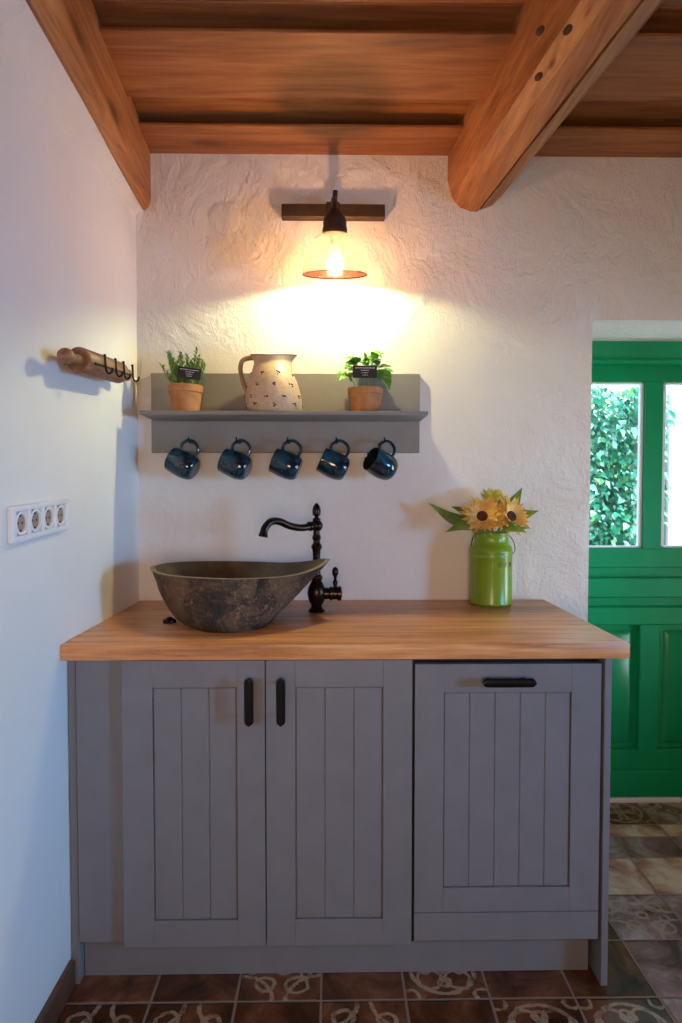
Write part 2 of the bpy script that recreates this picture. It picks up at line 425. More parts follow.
# thick back wall with the door opening cut out of it: outline walked round the opening, extruded
def wall_outline(y): return [(XL - 0.02, y, -0.05), (OPX0, y, -0.05), (OPX0 + 0.004, y, 1.2), (OPX0 + 0.006, y, OPZ - 0.012), (OPX0 + 0.018, y, OPZ), (OPX1, y, OPZ), (OPX1, y, -0.05), (XR, y, -0.05), (XR, y, 2.75), (XL - 0.02, y, 2.75)]
loft(bm, [wall_outline(0.0), wall_outline(0.012), wall_outline(WT)], True, True)
struct('wall_back', bm, 'plaster', None, 20)
bm = BM(); box(bm, (XR, YF, -0.1), (XR + 0.2, WT, 2.75)); struct('wall_right', bm, 'plaster')
bm = BM(); box(bm, (XL - 0.3, YF - 0.2, -0.1), (XR + 0.2, YF, 2.75)); struct('wall_front', bm, 'plaster')

# ceiling: wide boards lapped over gaps, upper boards above them
bm = BM()
y1 = 0.02; first = True
while y1 > YF:
    y0 = -0.158 if first else y1 - 0.256
    first = False
    box(bm, (XL - 0.05, y0, ZC), (XR, y1, ZC + 0.010), 0.002)
    y1 = y0 - 0.134
y1 = 0.02
while y1 > YF:
    box(bm, (XL - 0.05, y1 - 0.30, ZC + 0.046), (XR, y1, ZC + 0.075), 0.002)
    y1 -= 0.302
struct('ceiling', bm, 'ceiling_wood', None, 30)

# plaster haunch between left wall and left beam
bm = BM()
rings = []
for k in range(40):
    y = 0.0 - k * 0.095
    s = y / -0.88
    n = mnoise.noise(Vector((1.3, y * 4, 0))) * 0.010
    xi = -0.655 + 0.05 * min(1.4, s); zl = 2.268 - 0.085 * min(1.3, s)
    rings.append([(XL - 0.01, y, zl - 0.012 + n), (XL + 0.006, y, zl + n), (XL + 0.022 + n * 0.3, y, zl * 0.55 + 2.284 * 0.45 + n * 0.5), (xi, y, 2.284), (xi, y, 2.31), (XL - 0.01, y, 2.31)])
loft(bm, rings); struct('trim_1', bm, 'plaster', None, 60)

# baseboard tiles on the left wall
bm = BM()
y = -0.585
while y > YF + 0.2:
    box(bm, (XL - 0.004, y - 0.195, 0.0), (XL + 0.014, y, 0.072), 0.003); y -= 0.199
struct('baseboard_left', bm, 'baseboard_tile')

# ------------------------------------------------------------------ ceiling beams
def beam_mesh(sections, ns, name_seed, jit=0.004):
    """sections: function s -> list of (x,z); s runs 0 at the wall to 1 at the far end"""
    bm = BM(); rings = []
    for k in range(ns + 1):
        s = k / ns; y = 0.05 - s * 3.7
        rr = []
        for q, (x, z) in enumerate(sections(-y)):
            nx = mnoise.noise(Vector((q * 3.1 + name_seed, y * 2.2, 0))) * jit
            nz = mnoise.noise(Vector((q * 5.7 + name_seed, y * 2.2, 9))) * jit
            rr.append((x + nx, y, z + nz))
        rings.append(rr)
    loft(bm, rings); return bm
def sec_right(d):
    g = 1 + 0.02 * min(d, 1.2); cx = 0.520 + 0.128 * min(d, 2.2)
    w_ = [(-0.115, 2.53), (-0.117, 2.39), (-0.102, 2.325), (-0.072, 2.291), (-0.034, 2.277), (-0.014, 2.278), (-0.0095, 2.325), (-0.003, 2.283), (0.042, 2.298), (0.084, 2.345), (0.115, 2.415), (0.121, 2.53)]
    return [(cx + x * g, z) for x, z in w_]
bmr = beam_mesh(sec_right, 60, 1.0)
rb = thing('ceiling_beam', 'hewn round-bottomed wooden beam with a long crack, running out from the wall above the worktop', 'beam', (0.52, 0, 2.28), 'ceiling beams')
obj('timber', bmr, 'beam_wood', rb, 24)
for (x, y, z) in ((0.508, -0.80, 2.290), (0.496, -0.655, 2.291), (0.462, -0.76, 2.318)):
    bm = BM(); sphere(bm, (x, y, z), 0.010, None, (0.9, 1.5, 0.45)); obj('knot', bm, 'flower_brown', rb, label='dark knot')
def sec_left(d):
    k = min(d, 3.0)
    return [(-0.70, 2.30), (-0.655 + 0.056 * k, 2.274), (-0.640 + 0.066 * k, 2.288), (-0.634 + 0.072 * k, 2.310), (-0.633 + 0.066 * k, 2.50), (-0.70, 2.53)]
bml = beam_mesh(sec_left, 60, 5.0, 0.005)
lb = thing('ceiling_beam', 'square-edged wooden beam running along the top of the left wall', 'beam', (-0.65, 0, 2.28), 'ceiling beams')
obj('timber', bml, 'beam_wood', lb, 24)

# ------------------------------------------------------------------ door, threshold, outside
DY = 0.320
door = bpy.data.objects.new('door_1', None); link(door); door['kind'] = 'structure'; WLOC[door.name] = Vector()
DX0, DX1 = 0.90, 1.88
bm = BM()
box(bm, (DX0, DY - 0.030, 1.815), (DX1, DY + 0.06, 1.935), 0.004)           # header
box(bm, (DX0, DY - 0.045, 1.812), (DX1, DY, 1.830), 0.005)
box(bm, (DX0, DY, 0.02), (0.985, DY + 0.05, 1.85), 0.003)
box(bm, (1.780, DY, 0.02), (DX1, DY + 0.05, 1.85), 0.003)
struct('door_frame', bm, 'door_green', door)
bm = BM()
box(bm, (0.985, DY, 1.745), (1.780, DY + 0.045, 1.84), 0.004)               # top rail
box(bm, (0.985, DY, 0.98), (1.780, DY + 0.045, 1.063), 0.004)              # lock rail and mouldings
box(bm, (0.985, DY - 0.022, 0.858), (1.780, DY + 0.045, 0.940), 0.006)
box(bm, (0.985, DY + 0.006, 0.93), (1.780, DY + 0.045, 0.985))
box(bm, (0.985, DY - 0.010, 0.742), (1.780, DY + 0.045, 0.820), 0.006)
box(bm, (0.985, DY + 0.006, 0.81), (1.780, DY + 0.045, 0.862))
box(bm, (0.985, DY, 0.020), (1.780, DY + 0.045, 0.216), 0.004)             # bottom rail
box(bm, (0.985, DY - 0.012, 0.020), (1.780, DY, 0.132), 0.004)
box(bm, (1.278, DY - 0.003, 0.21), (1.360, DY + 0.045, 0.75), 0.004)       # stile below
box(bm, (1.281, DY - 0.003, 1.055), (1.360, DY + 0.045, 1.75), 0.004)      # mullion
box(bm, (0.985, DY, 0.2), (1.030, DY + 0.045, 1.76), 0.003)
box(bm, (1.735, DY, 0.2), (1.780, DY + 0.045, 1.76), 0.003)
struct('door_leaf', bm, 'door_green', door)
for (x0, x1) in ((1.02, 1.282), (1.356, 1.74)):
    bm = BM()
    box(bm, (x0, DY + 0.022, 0.20), (x1, DY + 0.036, 0.75))
    # raised and fielded centre
    r0 = [(x0 + 0.030, DY + 0.022, 0.236), (x1 - 0.030, DY + 0.022, 0.236), (x1 - 0.030, DY + 0.022, 0.715), (x0 + 0.030, DY + 0.022, 0.715)]
    r1 = [(x0 + 0.050, DY + 0.008, 0.256), (x1 - 0.050, DY + 0.008, 0.256), (x1 - 0.050, DY + 0.008, 0.695), (x0 + 0.050, DY + 0.008, 0.695)]
    loft(bm, [r0, r1], False, True)
    struct('door_panel', bm, 'door_green', door)
for (x0, x1) in ((1.03, 1.281), (1.360, 1.735)):
    bm = BM(); box(bm, (x0 - 0.005, DY + 0.026, 1.058), (x1 + 0.005, DY + 0.030, 1.75)); struct('glass_pane', bm, 'window_glass', door, None)
    bm = BM(); b_ = 0.014
    box(bm, (x0, DY + 0.006, 1.063), (x0 + b_, DY + 0.025, 1.745), 0.002); box(bm, (x1 - b_, DY + 0.006, 1.063), (x1, DY + 0.025, 1.745), 0.002)
    box(bm, (x0, DY + 0.006, 1.063), (x1, DY + 0.025, 1.063 + b_ * 0.6), 0.002); box(bm, (x0, DY + 0.006, 1.745 - b_ * 0.6), (x1, DY + 0.025, 1.745), 0.002)
    struct('glazing_bead', bm, 'white_paint', door)
bm = BM(); box(bm, (OPX0, DY - 0.02, 0.0), (OPX1, WT + 0.05, 0.020), 0.003); struct('trim_2', bm, 'white_paint')
bm = BM(); box(bm, (-2, WT, -0.12), (6, 6, -0.02)); struct('ground_outside', bm, 'gravel')
bm = BM(); box(bm, (2.34, 2.0, -0.05), (6, 2.25, 2.3), 0.01); struct('wall_outside', bm, 'white_paint')

# ivy outside the door
bm = BM(); cl_ = bm.loops.layers.float_color.new('tint')
ri = random.Random(11)
for k in range(9000):
    x = ri.uniform(0.9, 2.15); z = ri.uniform(0.45, 1.98); y = 1.78 + ri.uniform(-0.12, 0.10) + 0.12 * mnoise.noise(Vector((x * 3, z * 3, 0)))
    s = ri.uniform(0.025, 0.060)
    a = ri.uniform(-2.6, -0.5); tl_ = ri.uniform(-0.8, 0.3)
    b0 = Vector((x, y, z)); tp = b0 + Vector((math.cos(a) * s, tl_ * s, math.sin(a) * s))
    n0 = len(bm.faces)
    leaf(bm, b0, tp, s * ri.uniform(0.6, 0.85), ri.uniform(-0.1, 0.2), (ri.uniform(-.6, .6), -1, ri.uniform(0, 1.2)), 0.3, 4, 0.6)
    bm.faces.ensure_lookup_table()
    g = ri.random()
    c = (0.015, 0.20, 0.11) if g < 0.35 else (0.04, 0.42, 0.25) if g < 0.65 else (0.16, 0.55, 0.18) if g < 0.80 else (0.42, 0.78, 0.66)
    for f in bm.faces[n0:]:
        for lp in f.loops: lp[cl_] = (*c, 1)
iv = obj('ivy_leaves', bm, 'ivy_leaf', None, 180); tag(iv, 'bright green ivy leaves seen through the left door pane', 'ivy', None, 'stuff')
bm = BM(); box(bm, (0.4, 2.06, -0.05), (2.33, 2.25, 1.9), 0.01); struct('wall_outside', bm, 'ivy_ground')

# ------------------------------------------------------------------ cabinets and worktop
WZ0, WZ1, CF = 0.868, 0.908, -0.600
wt = obj('worktop', (lambda b: (box(b, (XL + 0.001, -0.620, WZ0), (0.757, -0.001, WZ1), 0.0028, 2), b)[1])(BM()), 'worktop_wood', None, 30)
tag(wt, 'long honey-coloured wooden worktop over the grey cabinets', 'worktop')

def door_front(x0, x1, z0, z1, px0, px1, pz0, pz1, planks, seam=None):
    """frame-and-panel front: stiles and rails, V-grooved planks set back"""
    bm = BM(); yf, yb = CF, CF + 0.020
    zb = z0
    if seam:
        box(bm, (x0, yf, z0), (x1, yb, seam - 0.0012), 0.0008); zb = seam + 0.0012
    box(bm, (x0, yf, zb), (px0, yb, z1), 0.0008); box(bm, (px1, yf, zb), (x1, yb, z1), 0.0008)
    box(bm, (px0, yf, pz1), (px1, yb, z1), 0.0008); box(bm, (px0, yf, zb), (px1, yb, pz0), 0.0008)
    return bm
def plank_panel(px0, px1, pz0, pz1, planks):
    bm = BM(); wd = (px1 - px0 - 0.003) / planks
    box(bm, (px0 - 0.004, CF + 0.009, pz0 - 0.004), (px1 + 0.004, CF + 0.019, pz1 + 0.004))
    for k in range(planks):
        box(bm, (px0 + 0.0015 + k * wd, CF + 0.0035, pz0 + 0.001), (px0 + 0.0015 + (k + 1) * wd, CF + 0.012, pz1 - 0.001), 0.0026)
    return bm
def bar_handle(bm, a, b):
    """flat strip handle on two posts, a and b the ends of the strip on the front"""
    a, b = Vector(a), Vector(b); d = (b - a).normalized(); s = Vector((0, -1, 0)).cross(d)
    rings = []
    L = (b - a).length; wmax = 0.0115
    ends = [wmax * (1 - math.cos(R(q))) / L for q in (0, 15, 30, 45, 60, 75, 90)]
    for t_ in ends + [0.3, 0.5, 0.7] + [1 - q for q in reversed(ends)]:
        e = min(t_, 1 - t_) * L
        hw = wmax if e > wmax else wmax * math.sqrt(max(0.03, 1 - ((wmax - e) / wmax) ** 2))
        c = a + d * (t_ * L) + Vector((0, -0.030, 0))
        rings.append([c + s * hw * math.cos(q) + Vector((0, -0.006 * math.sin(q), 0)) for q in [2 * math.pi * i / 12 for i in range(12)]])
    loft(bm, rings)
    for t_ in (0.16, 0.84):
        c = a + d * (t_ * L)
        tube(bm, [c + Vector((0, 0.001, 0)), c + Vector((0, -0.030, 0))], 0.0055, 10)
cab = thing('kitchen_cabinet', 'wide grey two-door cabinet below the stone sink', 'cabinet', (-0.2, -0.3, 0), 'grey base cabinets')
bm = BM()
for x0, x1 in ((-0.545, -0.529), (0.186, 0.2045)): box(bm, (x0, -0.578, 0.10), (x1, -0.01, WZ0 - 0.0015), 0.001)
box(bm, (-0.529, -0.575, 0.10), (0.186, -0.01, 0.118)); box(bm, (-0.529, -0.022, 0.118), (0.186, -0.012, WZ0 - 0.002))
box(bm, (-0.529, -0.578, 0.80), (0.186, -0.56, WZ0 - 0.002))
obj('carcass', bm, 'cabinet_paint', cab)
bm = BM(); box(bm, (-0.662, -0.585, 0.116), (-0.5405, -0.567, WZ0 - 0.0015), 0.001)
obj('filler_panel', bm, 'cabinet_paint', cab)
bm = BM(); box(bm, (-0.684, -0.580, 0.0), (-0.6645, -0.01, WZ0 - 0.0015), 0.001); obj('side_panel', bm, 'cabinet_paint', cab)
for (x0, x1, p0, p1, hx) in ((-0.540, -0.1745, -0.462, -0.246, -0.2115), (-0.1715, 0.2045, -0.097, 0.130, -0.131)):
    d = obj('cabinet_door', door_front(x0, x1, 0.113, 0.862, p0, p1, 0.182, 0.792, 3), 'cabinet_paint', cab)
    obj('panel', plank_panel(p0, p1, 0.182, 0.792, 3), 'cabinet_paint', d)
    bm = BM(); bar_handle(bm, (hx, CF, 0.704), (hx, CF, 0.824)); obj('handle', bm, 'black_metal', d, label='black vertical strip handle')
dw = thing('kitchen_cabinet', 'grey cabinet at the right end with one front and a horizontal black handle', 'cabinet', (0.46, -0.3, 0), 'grey base cabinets')
bm = BM()
box(bm, (0.2065, -0.572, 0.10), (0.216, -0.01, WZ0 - 0.002)); box(bm, (0.690, -0.572, 0.10), (0.6985, -0.01, WZ0 - 0.002))
box(bm, (0.216, -0.560, 0.118), (0.690, -0.540, WZ0 - 0.002)); box(bm, (0.216, -0.572, 0.10), (0.690, -0.01, 0.118))
obj('carcass', bm, 'cabinet_gap', dw)
d = obj('cabinet_front', door_front(0.2115, 0.694, 0.122, 0.850, 0.286, 0.617, 0.262, 0.776, 5, 0.197), 'cabinet_paint', dw)
obj('panel', plank_panel(0.286, 0.617, 0.262, 0.776, 5), 'cabinet_paint', d)
bm = BM(); bar_handle(bm, (0.379, CF, 0.810), (0.514, CF, 0.810)); obj('handle', bm, 'black_metal', d, label='black horizontal strip handle')
bm = BM(); box(bm, (0.7005, -0.605, 0.0), (0.7185, -0.004, WZ0 - 0.0015), 0.0015)
tag(obj('end_panel', bm, 'cabinet_paint'), 'tall grey board closing the right end of the cabinets', 'panel')
bm = BM(); box(bm, (-0.663, -0.553, 0.0), (0.690, -0.537, 0.098), 0.0015)
for x in (-0.5, -0.1, 0.22, 0.6): tube(bm, [(x, -0.51, 0.0), (x, -0.51, 0.098)], 0.014, 10); box(bm, (x - 0.02, -0.54, 0.045), (x + 0.02, -0.505, 0.055))
tag(obj('plinth', bm, 'cabinet_paint'), 'grey kickboard along the floor under the cabinet doors', 'kickboard')

# ------------------------------------------------------------------ stone sink
def sink():
    cx, cy = -0.283, -0.315
    root = thing('vessel_sink', 'dark brown stone vessel sink with pointed ends on the worktop', 'sink', (cx, cy, WZ1))
    N = 72
    def rim(a, off=0.0):
        c, s = math.cos(a), math.sin(a)
        ex = 0.275 - off if c > 0 else 0.268 - off
        ey = 0.205 - off
        x = ex * math.copysign(abs(c) ** 0.95, c)
        # boat shape: narrower toward both ends, sharper at right
        k = abs(x) / ex
        p = 1.45 if c > 0 else 1.9
        y = math.copysign(1, s) * ey * max(0.0, (1 - k ** p)) ** 0.72
        n = mnoise.noise(Vector((c * 1.5, s * 1.5, 3))) * 0.010
        return Vector((x * (1 + n), y * (1 + n), 0))
    def rz(a):
        c = math.cos(a); q = rim(a)
        return 0.155 + 0.024 * max(0, c) ** 4 + 0.004 * math.sin(3 * a + 0.5) + 0.006 * max(0, -c) ** 3 - 0.008 * max(0, -math.sin(a))
    def basep(a): return Vector((0.115 * math.cos(a) - 0.014, 0.138 * math.sin(a) - 0.046, 0))
    bm = BM(); rings = []
    M_ = 16
    for i in range(M_ + 1):
        h = i / M_
        rr = []
        for k in range(N):
            a = 2 * math.pi * k / N
            b, r_ = basep(a), rim(a)
            c = math.cos(a)
            e = 0.50 + 0.10 * c if c < 0 else 0.50 + 0.52 * c
            m = h ** e if h > 0 else 0
            p = b.lerp(r_, m)
            z = rz(a) * h
            if 0 < h < 1:
                dv = mnoise.noise(Vector((p.x * 14, p.y * 14, z * 14))) * 0.007 + mnoise.noise(Vector((p.x * 40, p.y * 40, z * 40))) * 0.003
                p = p * (1 + dv / max(0.05, p.length))
            rr.append(Vector((cx + p.x, cy + p.y, WZ1 + max(z, 0.0005))))
        rings.append(rr)
    loft(bm, rings, True, False)
    obj('outer_shell', bm, 'river_stone', root, 60)
    bm = BM()
    r0 = rings[-1]
    r1 = []
    for k in range(N):
        a = 2 * math.pi * k / N; q = rim(a); q = q * (1 - 0.013 / max(0.03, q.length))
        r1.append(Vector((cx + q.x, cy + q.y, WZ1 + rz(a) + 0.001)))
    loft(bm, [r0, r1], False, False); obj('rim', bm, 'stone_rim', root, 60)
    bm = BM(); rr = [r1]
    for i in range(1, 11):
        h = 1 - i / 10
        ring_ = []
        for k in range(N):
            a = 2 * math.pi * k / N; q = rim(a); q = q * (1 - 0.013 / max(0.03, q.length))
            m = h ** 0.42 if h > 0 else 0
            b = Vector((0.03 * math.cos(a), 0.03 * math.sin(a), 0))
            p = b.lerp(q, m)
            ring_.append(Vector((cx + p.x, cy + p.y, WZ1 + 0.03 + (rz(a) - 0.029) * h)))
        rr.append(ring_)
    loft(bm, rr, False, False); obj('basin', bm, 'stone_smooth', root, 60)
    bm = BM(); lathe(bm, [(0.03, 0.028), (0.03, 0.033), (0.024, 0.036), (0.008, 0.036), (0.0005, 0.034)], 24, Matrix.Translation((cx, cy, WZ1)))
    obj('drain', bm, 'bronze', root)
sink()
# small black plug on the worktop
bm = BM()
lathe(bm, [(0.004, 0), (0.017, 0.0), (0.019, 0.004), (0.017, 0.009), (0.011, 0.012), (0.009, 0.014), (0.006, 0.017), (0.001, 0.018)], 40, Matrix.Translation((-0.481, -0.365, WZ1)), mod=lambda a, z: 1 + 0.10 * math.cos(8 * a) * (1 if z < 0.012 else 0.2))
tag(obj('sink_plug', bm, 'black_metal', None, 40), 'small scalloped black plug left of the stone sink', 'plug')

# ------------------------------------------------------------------ tap
def tap():
    X, Y, Z = -0.052, -0.205, WZ1
    root = thing('tap', 'old-fashioned dark bronze tap with curved spout behind the sink', 'tap', (X, Y, Z))
    T = Matrix.Translation((X, Y, Z))
    bm = BM()
    lathe(bm, [(0.026, 0), (0.027, 0.004), (0.022, 0.010), (0.017, 0.016), (0.018, 0.022), (0.025, 0.034), (0.029, 0.052), (0.030, 0.062), (0.027, 0.078), (0.020, 0.092), (0.0155, 0.100), (0.019, 0.106), (0.019, 0.114), (0.013, 0.120),
               (0.0115, 0.135), (0.012, 0.180), (0.0135, 0.198), (0.017, 0.206), (0.0175, 0.212), (0.012, 0.220), (0.0105, 0.228), (0.0145, 0.238), (0.0105, 0.250), (0.011, 0.262)], 28, T)
    obj('column', bm, 'bronze', root)
    bm = BM(); sphere(bm, (X, Y, Z + 0.277), 0.0205, None, (1, 1, 0.95)); obj('joint_ball', bm, 'bronze', root)
    bm = BM(); lathe(bm, [(0.012, 0.292), (0.013, 0.298), (0.007, 0.303), (0.006, 0.306), (0.012, 0.311), (0.0135, 0.318), (0.0135, 0.328), (0.011, 0.338), (0.006, 0.346), (0.001, 0.350)], 24, T); obj('finial', bm, 'bronze', root)
    bm = BM()
    sp = spline([(X - 0.012, Y, Z + 0.277), (X - 0.045, Y - 0.03, Z + 0.272), (X - 0.080, Y - 0.060, Z + 0.279), (X - 0.110, Y - 0.088, Z + 0.294), (X - 0.134, Y - 0.108, Z + 0.295), (X - 0.151, Y - 0.122, Z + 0.277), (X - 0.157, Y - 0.127, Z + 0.250)], 8)
    tube(bm, sp, [0.0115] * (len(sp) - 6) + [0.0118, 0.0122, 0.013, 0.0142, 0.0145, 0.0145], 16)
    c0 = Vector(sp[1]); d0 = (Vector(sp[3]) - c0).normalized()
    tube(bm, [c0 + d0 * q for q in (0.004, 0.006, 0.012, 0.014)], [0.012, 0.0155, 0.0155, 0.012], 16)
    obj('spout', bm, 'bronze', root)
    # valve body to the right with upright lever
    bm = BM(); Mx = Matrix.Translation((X, Y, Z + 0.058)) @ Matrix.Rotation(R(90), 4, 'Y')
    lathe(bm, [(0.018, 0.018), (0.0195, 0.032), (0.0185, 0.040), (0.0225, 0.043), (0.0225, 0.049), (0.020, 0.052), (0.020, 0.066), (0.0235, 0.069), (0.0235, 0.078), (0.017, 0.081), (0.003, 0.083)], 24, Mx); obj('valve', bm, 'bronze', root)
    bm = BM(); lathe(bm, [(0.006, 0.074), (0.0065, 0.088), (0.0085, 0.092), (0.0085, 0.097), (0.005, 0.102), (0.0055, 0.112), (0.0095, 0.120), (0.0105, 0.130), (0.009, 0.138), (0.004, 0.143), (0.0005, 0.144)], 18, Matrix.Translation((X + 0.060, Y, Z))); obj('lever', bm, 'bronze', root)
tap()

# ------------------------------------------------------------------ wall shelf
SZ = 1.553; SFY = -0.200
shelf = thing('wall_shelf', 'long grey wall shelf with a back board and cup hooks', 'shelf', (-0.16, 0, 1.43))
bm = BM(); box(bm, (-0.634, -0.020, 1.431), (0.306, -0.001, 1.708), 0.002); obj('back_board', bm, 'shelf_paint', shelf)
bm = BM(); box(bm, (-0.618, SFY, SZ - 0.013), (0.3075, -0.019, SZ), 0.003, 2); obj('shelf_board', bm, 'shelf_paint', shelf)
HOOKS = [-0.487, -0.326, -0.153, 0.012, 0.176]
HZ = 1.471
for hx in HOOKS:
    bm = BM()
    tube(bm, spline([(hx, -0.019, HZ - 0.004), (hx, -0.045, HZ - 0.008), (hx, -0.072, HZ - 0.010), (hx, -0.088, HZ - 0.004), (hx, -0.092, HZ + 0.008)], 6), 0.0022, 8)
    lathe(bm, [(0.006, 0), (0.006, 0.003), (0.0025, 0.005)], 12, Matrix.Translation((hx, -0.0195, HZ - 0.004)) @ Matrix.Rotation(R(90), 4, 'X'))
    obj('hook', bm, 'bronze', shelf, label='small dark metal hook')

# mugs
def make_mug():
    root = thing('mug', '', 'mug', (0, 0, 0), 'dark blue mugs hanging under the shelf')
    bm = BM()
    lathe(bm, [(0.020, -0.047), (0.030, -0.047), (0.036, -0.044), (0.0425, -0.034), (0.0465, -0.015), (0.047, 0.003), (0.0455, 0.022), (0.0432, 0.040), (0.0428, 0.047), (0.0410, 0.0485), (0.0398, 0.046)], 40, None, True, False)
    obj('body', bm, 'mug_glaze', root)
    bm = BM(); lathe(bm, [(0.0398, 0.046), (0.041, 0.03), (0.043, 0.003), (0.042, -0.018), (0.036, -0.036), (0.02, -0.041), (0.001, -0.042)], 40, None, False, True); obj('inside', bm, 'mug_inside', root)
    bm = BM()
    tube(bm, spline([(0.041, 0, 0.030), (0.060, 0, 0.034), (0.079, 0, 0.022), (0.0855, 0, 0.004), (0.078, 0, -0.018), (0.062, 0, -0.028), (0.043, 0, -0.026)], 6), 0.0052, 10)
    obj('handle', bm, 'mug_glaze', root)
    return root
proto = make_mug()
mug_lab = ['dark blue mug on the leftmost shelf hook, below the rosemary pot', 'dark blue mug on the second hook from the left, below the jug handle', 'blue mug on the middle of the five hooks, under the jug',
           'dark blue mug on the fourth hook, just left of the rightmost mug', 'dark blue mug on the rightmost hook, its open mouth turned to view']
for k, hx in enumerate(HOOKS):
    if k == 0: o = proto
    else:
        o = proto.copy(); COL.objects.link(o)
        for ch in proto.children:
            c = ch.copy(); COL.objects.link(c); c.parent = o
    o['label'] = mug_lab[k]
    yw = [10, 8, 3, -4, -24][k]; tl_ = [25, 22, 22, 24, 26][k]
    zd = Vector((-math.cos(R(tl_)) * math.cos(R(yw)), math.sin(R(yw)), math.sin(R(tl_)))).normalized()
    upv = Vector((0, 0, 1)); xd = (upv - zd * upv.dot(zd)).normalized(); yd = zd.cross(xd)
    Rm = Matrix((xd, yd, zd)).transposed()
    top = Vector((hx, -0.072, HZ - 0.008))          # inner side of the handle bow rests on the hook
    o.rotation_euler = Rm.to_euler()
    o.location = top - Rm @ (Vector((0.0785, 0, 0.010)) if k == 0 else Vector((0.0735, 0, 0.024)))

# ------------------------------------------------------------------ things on the shelf
def jug():
    cx, cy = -0.196, -0.102
    root = thing('jug', 'cream earthenware jug with brown sprigs in the middle of the shelf', 'jug', (cx, cy, SZ))
    def pt(a, z, r):
        # spout to the right (+x), rim rises toward handle side a little
        c = math.cos(a); h = z / 0.195
        lip = max(0, h - 0.72) / 0.28
        k = 1 + (0.62 * max(0, c) ** 5 + 0.30 * max(0, -c) ** 3) * lip
        zz = z + (0.004 * math.cos(2 * a)) * lip
        return Vector((cx + r * k * c - 0.010 * h, cy + r * (1 - 0.12 * lip) * math.sin(a), SZ + zz))
    prof = [(0.084, 0.0), (0.091, 0.004), (0.0945, 0.02), (0.0945, 0.050), (0.0905, 0.080), (0.081, 0.112), (0.069, 0.138), (0.057, 0.158), (0.0505, 0.170), (0.0500, 0.178), (0.0535, 0.190)]
    N = 56; bm = BM()
    rings = [[pt(2 * math.pi * k / N, z, r) for k in range(N)] for r, z in prof]
    loft(bm, rings, True, False); body_bm = bm
    bm = BM()
    outer = rings[-1]; top = [p + Vector((0, 0, 0.003)) for p in [pt(2 * math.pi * k / N, 0.191, 0.0505) for k in range(N)]]
    inn = [[pt(2 * math.pi * k / N, z, r - 0.005) for k in range(N)] for r, z in reversed(prof[1:-1])]
    loft(bm, [outer, [pt(2 * math.pi * k / N, 0.195, 0.0545) for k in range(N)], top] + inn, False, True); obj('rim', bm, 'jug_brown', root, 50)
    bm = BM()
    hp = spline([(cx - 0.062, cy, SZ + 0.189), (cx - 0.085, cy, SZ + 0.188), (cx - 0.106, cy, SZ + 0.180), (cx - 0.113, cy, SZ + 0.155), (cx - 0.108, cy, SZ + 0.122), (cx - 0.100, cy, SZ + 0.095), (cx - 0.089, cy, SZ + 0.070)], 6)
    tube(bm, hp, [0.0078] * (len(hp) - 3) + [0.0065, 0.005, 0.003], 12); obj('handle', bm, 'jug_brown', root)
    bm = body_bm; nb = len(bm.faces); rj = random.Random(5)
    # small two-stroke sprigs in staggered rows around the belly
    for row, (r, z) in enumerate(((0.0945, 0.022), (0.0945, 0.052), (0.0885, 0.088), (0.074, 0.128))):
        n = 9 if row < 3 else 8
        for k in range(n):
            a = 2 * math.pi * (k + 0.5 * (row % 2) + rj.uniform(-.12, .12)) / n
            for q in range(4):
                da = rj.uniform(-0.075, 0.075); dz = rj.uniform(-0.007, 0.007)
                rr_ = r
                for (ra_, za_), (rb_, zb_) in zip(prof, prof[1:]):
                    if za_ <= z + dz <= zb_: rr_ = ra_ + (rb_ - ra_) * (z + dz - za_) / (zb_ - za_)
                c = pt(a + da, z + dz, rr_ + 0.0003)
                sphere(bm, c, 0.0032, None, (1.0, 1.0, rj.uniform(0.5, 0.8)), 8, 6)
    bm.faces.ensure_lookup_table()
    for f in bm.faces[nb:]: f.material_index = 1
    obj('body', bm, ['jug_glaze', 'sprig_brown'], root, 60)
jug()

def pot(root, cx, cy, rt_, rb_, h):
    bm = BM(); T = Matrix.Translation((cx, cy, SZ))
    lathe(bm, [(rb_ - 0.004, 0), (rb_, 0.001), (rb_ + (rt_ - rb_) * 0.72, h * 0.74), (rt_ + 0.001, h * 0.76), (rt_ + 0.003, h * 0.98), (rt_ + 0.001, h), (rt_ - 0.004, h), (rt_ - 0.006, h * 0.90)], 40, T, True, False)
    obj('pot', bm, 'terracotta', root)
    bm = BM(); lathe(bm, [(rt_ - 0.005, h * 0.90), (rt_ * 0.6, h * 0.93), (0.001, h * 0.94)], 24, T, True, True); obj('soil', bm, 'soil', root)
def marker(cx, cy, z0, wd, hg, rot, label, foot):
    root = thing('plant_marker', label, 'plant marker', foot, 'black plant markers')
    T = Matrix.Translation((cx, cy, z0)) @ Matrix.Rotation(rot, 4, 'Y')
    bm = BM(); box(bm, (-wd / 2, -0.0015, -hg / 2), (wd / 2, 0.0015, hg / 2), 0.0008, 1, T)
    b = obj('board', bm, 'sign_black', root)
    bm = BM(); rl = random.Random(int(abs(cx) * 1000))
    for row, (ln, th) in enumerate(((0.80, 0.0024), (0.34, 0.0020), (0.28, 0.0022), (0.22, 0.0020))):
        z = hg * (0.30 - 0.19 * row); x = -wd * ln / 2
        while x < wd * ln / 2:
            cw = rl.uniform(0.0016, 0.0034)
            box(bm, (x, -0.0021, z - th / 2), (x + cw, -0.0014, z + th * rl.uniform(0.1, 0.6)), 0, 1, T)
            x += cw + 0.0010
    obj('lettering', bm, 'chalk_white', b)
    for dx in (-0.02, 0.012):
        bm = BM(); tube(bm, [T @ Vector((dx, 0.003, -hg * 0.3)), Vector((foot[0] + dx, foot[1], foot[2]))], 0.0012, 6)
        obj('stick', bm, 'stick_wood', root)

